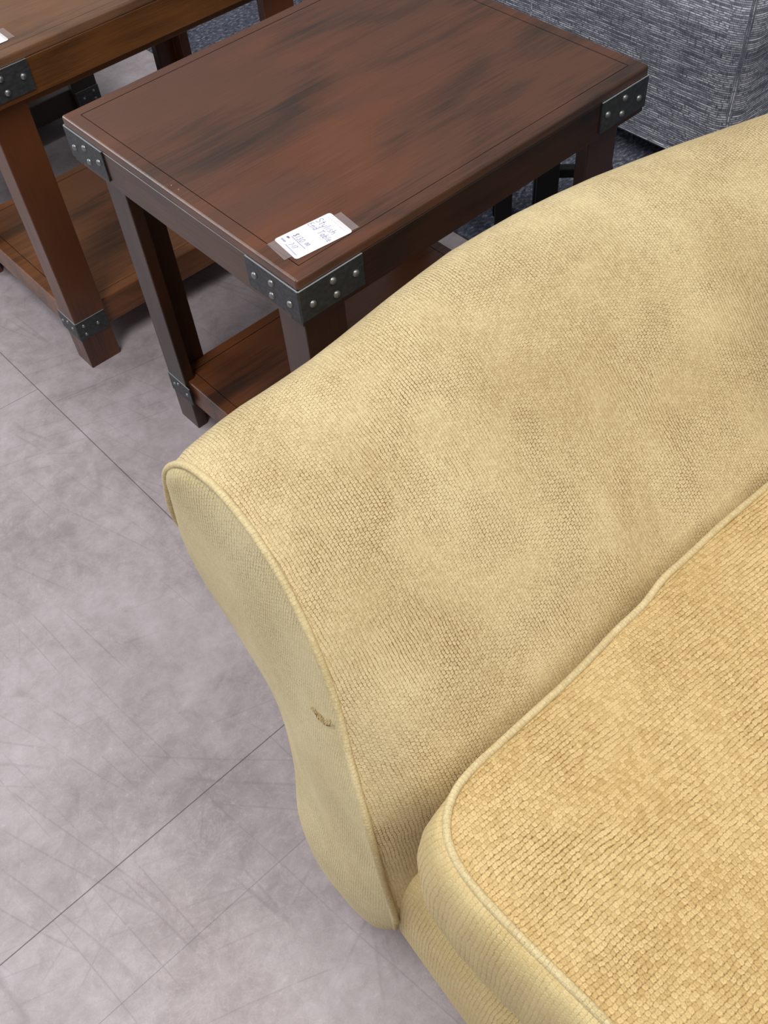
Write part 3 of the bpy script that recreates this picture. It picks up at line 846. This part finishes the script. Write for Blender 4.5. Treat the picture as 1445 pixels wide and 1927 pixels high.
# handwritten letters on a unit box (x right, y up, x-height 0.6)
G = {
 'S': (0.62, [[(0.55, 0.86), (0.32, 1.0), (0.08, 0.82), (0.22, 0.58), (0.50, 0.38), (0.42, 0.06), (0.04, 0.08)]]),
 't': (0.40, [[(0.20, 1.0), (0.18, 0.12), (0.34, 0.0)], [(0.02, 0.66), (0.38, 0.68)]]),
 'y': (0.50, [[(0.04, 0.6), (0.12, 0.12), (0.36, 0.16)], [(0.44, 0.62), (0.32, -0.05), (0.06, -0.38)]]),
 'l': (0.22, [[(0.12, 1.0), (0.10, 0.0)]]),
 'i': (0.24, [[(0.12, 0.6), (0.11, 0.0)], [(0.12, 0.80), (0.13, 0.84)]]),
 's': (0.42, [[(0.38, 0.56), (0.18, 0.62), (0.08, 0.46), (0.28, 0.30), (0.34, 0.08), (0.04, 0.02)]]),
 'h': (0.52, [[(0.08, 1.0), (0.07, 0.0)], [(0.07, 0.36), (0.26, 0.60), (0.42, 0.44), (0.42, 0.0)]]),
 'E': (0.52, [[(0.46, 0.92), (0.10, 0.86), (0.12, 0.54), (0.40, 0.52)], [(0.12, 0.54), (0.06, 0.10), (0.46, 0.04)]]),
 'n': (0.50, [[(0.06, 0.6), (0.06, 0.0)], [(0.06, 0.36), (0.24, 0.60), (0.40, 0.44), (0.40, 0.0)]]),
 'd': (0.52, [[(0.40, 0.40), (0.22, 0.58), (0.06, 0.34), (0.18, 0.04), (0.38, 0.18)], [(0.44, 1.0), (0.40, 0.0)]]),
 'T': (0.60, [[(0.02, 0.94), (0.62, 0.98)], [(0.32, 0.96), (0.28, 0.0)]]),
 'a': (0.50, [[(0.40, 0.46), (0.22, 0.60), (0.06, 0.34), (0.18, 0.04), (0.38, 0.20)], [(0.42, 0.58), (0.42, 0.0)]]),
 'b': (0.50, [[(0.08, 1.0), (0.08, 0.0)], [(0.08, 0.36), (0.28, 0.58), (0.42, 0.30), (0.26, 0.02), (0.08, 0.10)]]),
 'e': (0.48, [[(0.06, 0.32), (0.40, 0.36), (0.24, 0.60), (0.06, 0.32), (0.18, 0.02), (0.42, 0.10)]]),
 '$': (0.52, [[(0.46, 0.80), (0.24, 0.92), (0.10, 0.70), (0.38, 0.42), (0.34, 0.14), (0.06, 0.18)], [(0.28, 1.05), (0.22, -0.05)]]),
 '1': (0.24, [[(0.14, 0.95), (0.12, 0.0)]]),
 '3': (0.50, [[(0.08, 0.90), (0.36, 0.94), (0.40, 0.66), (0.20, 0.52), (0.42, 0.36), (0.34, 0.04), (0.06, 0.06)]]),
 '0': (0.52, [[(0.26, 0.92), (0.08, 0.60), (0.12, 0.12), (0.34, 0.04), (0.46, 0.44), (0.38, 0.86), (0.26, 0.92)]]),
 '7': (0.46, [[(0.06, 0.92), (0.44, 0.92), (0.18, 0.0)]]),
 '-': (0.34, [[(0.06, 0.44), (0.30, 0.46)]]),
 'D': (0.54, [[(0.10, 0.95), (0.08, 0.02), (0.36, 0.14), (0.46, 0.52), (0.32, 0.88), (0.10, 0.95)]]),
 'P': (0.46, [[(0.10, 0.95), (0.08, 0.0)], [(0.10, 0.95), (0.40, 0.80), (0.30, 0.50), (0.09, 0.50)]]),
 ' ': (0.36, []),
}
def write(text, x, y, h_, slant=0.0, squash=1.0):
    out = []
    for ch in text:
        w_, ls = G[ch]
        for l in ls:
            out.append([(x + (a + slant * b) * h_ * squash, y + b * h_) for a, b in l])
        x += (w_ + 0.10) * h_ * squash
    return out

TAG_W, TAG_H = 0.0495, 0.081
def price_tag(name, full=True):
    t = card_mesh(name, TAG_W, TAG_H, 0.0042, 0.0004, M_CARD)
    z = 0.0005
    for sgn, dx in ((1, 0.003), (-1, -0.0028)):
        tp_ = box('tape_strip', (-0.0195 + dx, sgn * TAG_H / 2 - (0.011 if sgn < 0 else 0.004), 0.00042), (0.0195 + dx, sgn * TAG_H / 2 + (0.004 if sgn < 0 else 0.0105), 0.00052), M_TAPE, t)
        tp_['label'] = 'clear tape'
    if full:
        strokes('writing', write('Stylish', -0.0228, 0.0172, 0.0096, 0.05, 1.08) + write('End Table', -0.0228, 0.0058, 0.0088, 0.05, 1.02)
                + write('$130', -0.0168, -0.0192, 0.0078, 0.06, 1.16) + write('00', 0.0062, -0.0172, 0.0054, 0.06, 1.0)
                + [[(-0.0160, -0.0208), (0.0152, -0.0214)]]
                + write('7-17', -0.0050, -0.0325, 0.0070, 0.08, 0.86) + [[(-0.0075, -0.0348), (0.0185, -0.0360)]], 0.00105, M_INK, t, z)
        # small faint print: a heading line too pale to read, and short printed prompts
        random.seed(2)
        pale = []
        x_ = -0.019
        while x_ < 0.018:
            w_ = random.uniform(0.0012, 0.0036)
            pale.append([(x_, 0.0330 + random.uniform(-.0004, .0004)), (x_ + w_ * 0.5, 0.0340), (x_ + w_, 0.0330)]); x_ += w_ + random.uniform(0.0008, 0.0022)
        strokes('faint_print', pale, 0.0011, M_INKPALE, t, z)
        small = []
        for (xx, yy, w_) in ((-0.0195, -0.0262, 0.0048), (-0.0205, -0.0335, 0.0090)):
            for r_ in range(5):
                a = xx + w_ * r_ / 5
                small.append([(a, yy), (a + 0.0006, yy + 0.0028), (a + 0.0012, yy + 0.0002)])
        strokes('small_print', small, 0.0007, M_INK, t, z)
    return t
pt = price_tag('price_tag')
pt.location = (0.0679, 0.0502, 0.6004); pt.rotation_euler = (0, 0, R(-96.5))
tag(pt, 'white handwritten price card reading Stylish End Table taped to the walnut table', 'price tag')
pt2 = price_tag('price_tag', False)
pt2.location = (0.0035, 0.7605, 0.6216); pt2.rotation_euler = (0, 0, R(-92))
tag(pt2, 'white card corner at left edge on the top left brown table', 'price tag')

# ------------------------------------------------------------------ black rack behind the end table
RK = empty('slatted_rack', (0.795, 0.405, 0.005), R(-45))
tag(RK, 'black slatted floor rack glimpsed under the walnut table on the carpet', 'rack')
for (x_, y_, w_, h_) in ((0.0, 0.0, 0.034, 0.24), (0.086, 0.0, 0.042, 0.24), (0.0, 0.11, 0.034, 0.24), (0.086, 0.11, 0.034, 0.24), (0.215, 0.0, 0.03, 0.112), (0.215, 0.11, 0.03, 0.112)):
    box('leg', (x_ - w_ / 2, y_ - w_ / 2, 0.0), (x_ + w_ / 2, y_ + w_ / 2, h_), M_BLACK, RK, 0.002)
for y_ in (0.0, 0.11):
    box('lower_rail', (0.086, y_ - 0.010, 0.086), (0.215, y_ + 0.010, 0.108), M_BLACK, RK, 0.002)
    box('top_rail', (0.0, y_ - 0.012, 0.218), (0.086, y_ + 0.012, 0.238), M_BLACK, RK, 0.002)
for x_ in (0.0, 0.086):
    box('top_rail', (x_ - 0.012, 0.0, 0.218), (x_ + 0.012, 0.11, 0.238), M_BLACK, RK, 0.002)

# ------------------------------------------------------------------ grey tweed sofa (its padded back faces us)
gs = empty('sofa', (1.24, 0.19, 0.005))
tag(gs, 'grey tweed sofa with piped seams standing on dark carpet behind the walnut table', 'sofa')
# plan outline of the shell, anticlockwise seen from above; corner radius on the near side
GL, GD, ZB_, ZT_ = 1.50, 0.85, 0.060, 0.80
def plan(x_, y_, r, a0, n_=8): return [(x_ + r * math.cos(R(a0 + 90 * k / n_)), y_ + r * math.sin(R(a0 + 90 * k / n_))) for k in range(n_ + 1)]
loop = plan(0.05, 0.05, 0.05, 180) + [(0.3, 0.0), (0.55, 0.0)] + plan(GD - 0.05, 0.05, 0.05, 270) + [(GD, 0.5), (GD, 1.0)] + plan(GD - 0.05, GL - 0.05, 0.05, 0) + [(0.4, GL)] + plan(0.05, GL - 0.05, 0.05, 90) + [(0.0, y_) for y_ in (1.3, 1.1, 0.9, 0.7, 0.6, 0.57, 0.54, 0.5, 0.4, 0.3, 0.2, 0.1)]
Lq = [0.0]
for a, b in zip(loop, loop[1:] + loop[:1]): Lq.append(Lq[-1] + math.hypot(a[0] - b[0], a[1] - b[1]))
def shell(name, zs, outs, mat, parent):
    rows, uvs = [], []
    for z_, o_ in zip(zs, outs):
        row = []
        for i, (a, b) in enumerate(loop):
            c = Vector((a - GD / 2, b - GL / 2, 0)); d_ = Vector((c.x / (GD / 2), c.y / (GL / 2), 0))
            e = Vector((0, 0, 0))
            e.x = o_ * max(-1, min(1, d_.x * 1.2)); e.y = o_ * max(-1, min(1, d_.y * 1.2))
            groove = 0.0
            if a < 1e-6 and 0.5 < b < 0.6: groove = 0.006 * math.exp(-((b - 0.555) / 0.012) ** 2)
            row.append(Vector((a + e.x + groove, b + e.y, z_)))
        row.append(row[0].copy())
        rows.append(row); uvs.append([(Lq[i], z_) for i in range(len(loop) + 1)])
    o_ = grid_obj(name, rows, mat, parent, uvs, flip=False)
    bmx = bmesh.new(); bmx.from_mesh(o_.data)
    bmesh.ops.remove_doubles(bmx, verts=bmx.verts, dist=1e-6)
    for sel in (lambda z_: z_ < min(zs) + 1e-4, lambda z_: z_ > max(zs) - 1e-4):
        be = [e_ for e_ in bmx.edges if e_.is_boundary and all(sel(v.co.z) for v in e_.verts)]
        bmesh.ops.contextual_create(bmx, geom=be)
    bmesh.ops.recalc_face_normals(bmx, faces=bmx.faces); bmx.to_mesh(o_.data); bmx.free()
    return o_
base_ = shell('base', [ZB_, ZB_ + 0.004, ZB_ + 0.02, ZB_ + 0.06, ZB_ + 0.11, ZB_ + 0.16, 0.30, 0.42], [0.014, 0.018, 0.018, 0.012, 0.004, 0.0, 0.002, 0.004], M_TWEED, gs)
hem = [Vector((a, b, 0)) for a, b in loop]
hp = []
for q in hem:
    c = Vector((q.x - GD / 2, q.y - GL / 2, 0))
    hp.append(Vector((q.x + 0.018 * max(-1, min(1, c.x / (GD / 2) * 1.2)), q.y + 0.018 * max(-1, min(1, c.y / (GL / 2) * 1.2)), ZB_ + 0.004)))
tube('piping', catmull([*hp, hp[0]], 240), 0.005, M_TWEED, base_, 8)
# upright piping at the near corner and between the two back panels
tube('piping', catmull([(0.0075, 0.0075, ZB_ + 0.02), (0.012, 0.012, 0.20), (0.012, 0.012, 0.42), (0.013, 0.013, ZT_ - 0.06)], 40), 0.0055, M_TWEED, base_, 8)
tube('piping', catmull([(-0.003, 0.555, ZB_ + 0.02), (0.004, 0.555, 0.20), (0.004, 0.555, ZT_ - 0.04)], 40), 0.0045, M_TWEED, base_, 8)
pillow('backrest', (0.006, 0.006, 0.40), (0.24, GL - 0.006, ZT_), M_TWEED, gs, 0.03)
pillow('arm', (0.20, 0.006, 0.40), (GD, 0.20, 0.62), M_TWEED, gs, 0.05)
pillow('arm', (0.20, GL - 0.20, 0.40), (GD, GL - 0.006, 0.62), M_TWEED, gs, 0.05)
for k in range(2):
    pillow('seat_cushion', (0.24, 0.205 + k * 0.547, 0.40), (GD + 0.01, 0.205 + k * 0.547 + 0.54, 0.54), M_TWEED, gs, 0.05)
for x_ in (0.05, GD - 0.05):
    for y_ in (0.10, GL - 0.06):
        box('foot', (x_ - 0.03, y_ - 0.03, 0), (x_ + 0.03, y_ + 0.03, ZB_ + 0.01), M_BLACK, gs, 0.004)
